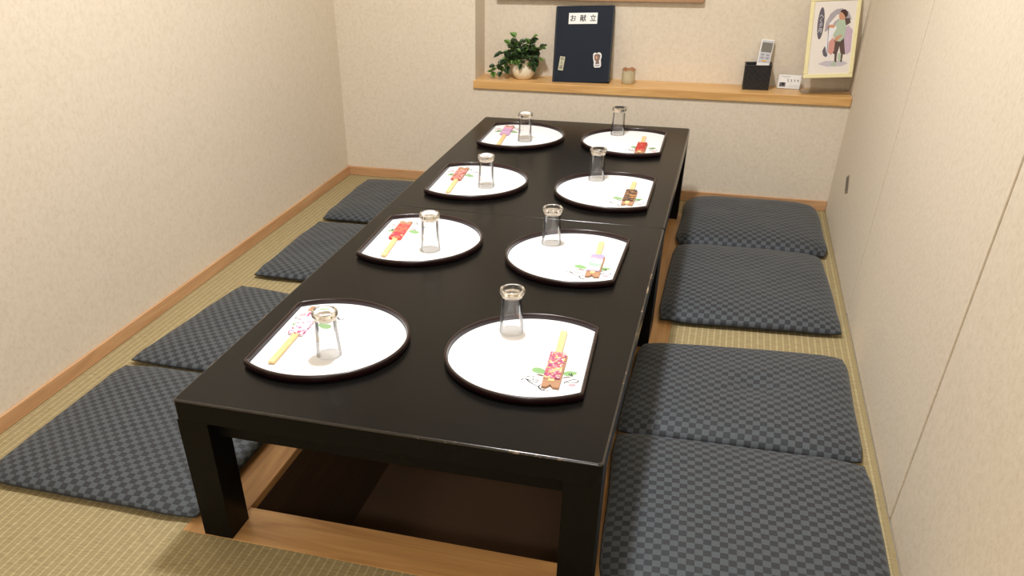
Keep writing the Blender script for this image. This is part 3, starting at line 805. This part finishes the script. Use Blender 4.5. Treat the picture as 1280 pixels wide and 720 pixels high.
# poster on a clear stand
Ps = thing('poster_stand', 'cream-framed poster of a robed standing person on a clear stand', 'poster', (0, 0, 0), (R(-16), R(-2), R(10)))
pw, z0, z1 = .083, .0505, .3055
Ps.location = Vector((.7316, 2.325, SHZ+.0495))-Ps.rotation_euler.to_matrix() @ Vector((-pw, 0, z0))
bm = B(); fw = .0135
for a, b in (((-pw, -.004, z0), (pw, .006, z0+fw)), ((-pw, -.004, z1-fw), (pw, .006, z1)), ((-pw, -.004, z0+fw), (-pw+fw, .006, z1-fw)), ((pw-fw, -.004, z0+fw), (pw, .006, z1-fw))): add_box(bm, a, b)
obj('frame', bm, M['cream'], Ps, bevel=.002)
bm = B(); pm = face_mat(0, 0, 0)
ax, az0, az1 = pw-fw, z0+fw, z1-fw
add_prism(bm, [(-ax, az0), (ax, az0), (ax, az1), (-ax, az1)], 0, .0005, 0, pm)
zz = [.0006]
def shape(pts, mi):
    zz[0] += .00004; add_poly(bm, [(x, y, zz[0]) for x, y in pts], mi, pm)
def ell(cx, cy, a, b_, mi, ang=0, n=24):
    shape([(cx+a*math.cos(t)*math.cos(ang)-b_*math.sin(t)*math.sin(ang), cy+a*math.cos(t)*math.sin(ang)+b_*math.sin(t)*math.cos(ang)) for t in [2*math.pi*i/n for i in range(n)]], mi)
def pt(u, v):   # u,v: 0..1 across the printed sheet (left..right, top..bottom)
    return (-ax+2*ax*u, az1-(az1-az0)*v)
def S(pts, mi): shape([pt(u, v) for u, v in pts], mi)
S([(.30,.42),(.31,.28),(.40,.17),(.52,.115),(.66,.105),(.82,.15),(.92,.26),(.84,.27),(.70,.17),(.55,.19),(.44,.27),(.37,.40)], 1)
S([(.42,.36),(.52,.28),(.62,.24),(.60,.30),(.50,.37)], 1)
ell(*pt(.19, .30), .0110, .050, 2)
S([(.40,.30),(.46,.27),(.50,.34),(.46,.80),(.38,.74),(.36,.58)], 3)                       # white hanging cloth
S([(.30,.68),(.34,.62),(.36,.62),(.42,.74),(.40,.77),(.33,.74)], 2)
S([(.22,.86),(.40,.82),(.80,.82),(.95,.86),(.80,.90),(.45,.90)], 10)                      # ground shadow wash
S([(.60,.42),(.86,.34),(.97,.40),(.98,.70),(.90,.74),(.74,.66)], 8)                       # purple cloak
S([(.56,.52),(.78,.50),(.86,.74),(.74,.72),(.70,.62),(.66,.74),(.56,.72)], 9)             # dark trousers
S([(.60,.68),(.66,.68),(.67,.86),(.62,.86)], 9); S([(.76,.68),(.81,.68),(.80,.84),(.76,.84)], 9)
S([(.54,.86),(.62,.83),(.68,.85),(.67,.89),(.55,.89)], 4); S([(.68,.73),(.74,.70),(.77,.80),(.74,.84),(.69,.80)], 4)
S([(.43,.56),(.52,.50),(.58,.56),(.58,.68),(.52,.74),(.44,.70)], 7)                       # pink sash
S([(.52,.34),(.62,.25),(.72,.24),(.80,.32),(.80,.50),(.70,.56),(.58,.54),(.50,.44)], 4)   # pale green top
S([(.44,.37),(.56,.34),(.58,.38),(.46,.52),(.42,.48)], 3)
S([(.36,.33),(.46,.32),(.54,.33),(.52,.37),(.42,.36),(.36,.37)], 5)                       # forearm
S([(.56,.50),(.70,.46),(.73,.48),(.60,.56)], 5)
ell(*pt(.685, .205), .0115, .0135, 5)                                                    # head
S([(.62,.15),(.66,.125),(.74,.12),(.80,.155),(.81,.20),(.77,.24),(.73,.20),(.68,.165)], 6)
S([(.74,.24),(.86,.24),(.90,.30),(.80,.34)], 9)
add_ribbon(bm, [pt(.385,.34), pt(.40,.50), pt(.425,.76)], .0022, zz[0]+.0001, 2, pm)
for s, v in (('へ', .205), ('く', .265), ('夕', .33), ('月', .40)):
    u = pt(.19, v); add_text(bm, s, .0155, pm @ Matrix.Translation((u[0], u[1], zz[0]+.0002)), 3, 0)
obj('picture_sheet', bm, [M['art_bg'], M['art_grey'], M['art_dark'], M['art_white'], M['art_green'], M['art_skin'], M['art_hair'], M['art_pink'], M['art_purple'], M['art_brown'], M['art_shadow']], Ps, recalc=False)
bm = B(); add_box(bm, (-pw+.001, -.004, .0022), (pw-.001, -.002, .043)); add_box(bm, (-pw+.001, .060, .0022), (pw-.001, .062, .043)); add_box(bm, (-pw+.001, -.004, 0.0002), (pw-.001, .062, .0022))
q = obj('acrylic_stand', bm, M['acrylic'], Ps); q['label'] = 'clear acrylic stand'; q.rotation_euler = (R(16), 0, 0); q.location = (0, 0, .003)

# ------------------------------------------------------------------ light
def area(name, loc, size, power, col=(1, .93, .84), rot=(0, 0, 0)):
    l = bpy.data.lights.new(name, 'AREA'); l.shape = 'DISK'; l.size = size; l.energy = power; l.color = col
    o = bpy.data.objects.new(name, l); COL.objects.link(o); o.location = loc; o.rotation_euler = rot; return o
area('ceiling_lamp', (-.05, .78, ZC-.02), .22, 28, (.985, .988, 1))
area('ceiling_lamp', (.45, -2.7, ZC-.02), .30, 25, (.985, .988, 1))
w = bpy.data.worlds.new('world'); SC.world = w; w.use_nodes = True
w.node_tree.nodes['Background'].inputs[0].default_value = (1, .96, .9, 1); w.node_tree.nodes['Background'].inputs[1].default_value = .05

# ------------------------------------------------------------------ camera
cam = bpy.data.cameras.new('camera'); co = bpy.data.objects.new('camera', cam); COL.objects.link(co)
co.location = (.4612, -1.0409, 1.0416); co.rotation_euler = (.9544, .0094, .2783)
cam.sensor_width = 36; cam.sensor_fit = 'HORIZONTAL'; cam.lens = 1031.877*36/1280
cam.shift_x = (640-582.52)/1280; cam.shift_y = (576.63-360)/1280; cam.clip_start = .02
SC.camera = co
SC.view_settings.view_transform = 'Standard'; SC.view_settings.look = 'None'; SC.view_settings.gamma = 1; SC.view_settings.use_curve_mapping = False
SC.view_settings.exposure = .82
SC.cycles.max_bounces = 12; SC.cycles.transmission_bounces = 12; SC.cycles.transparent_max_bounces = 12
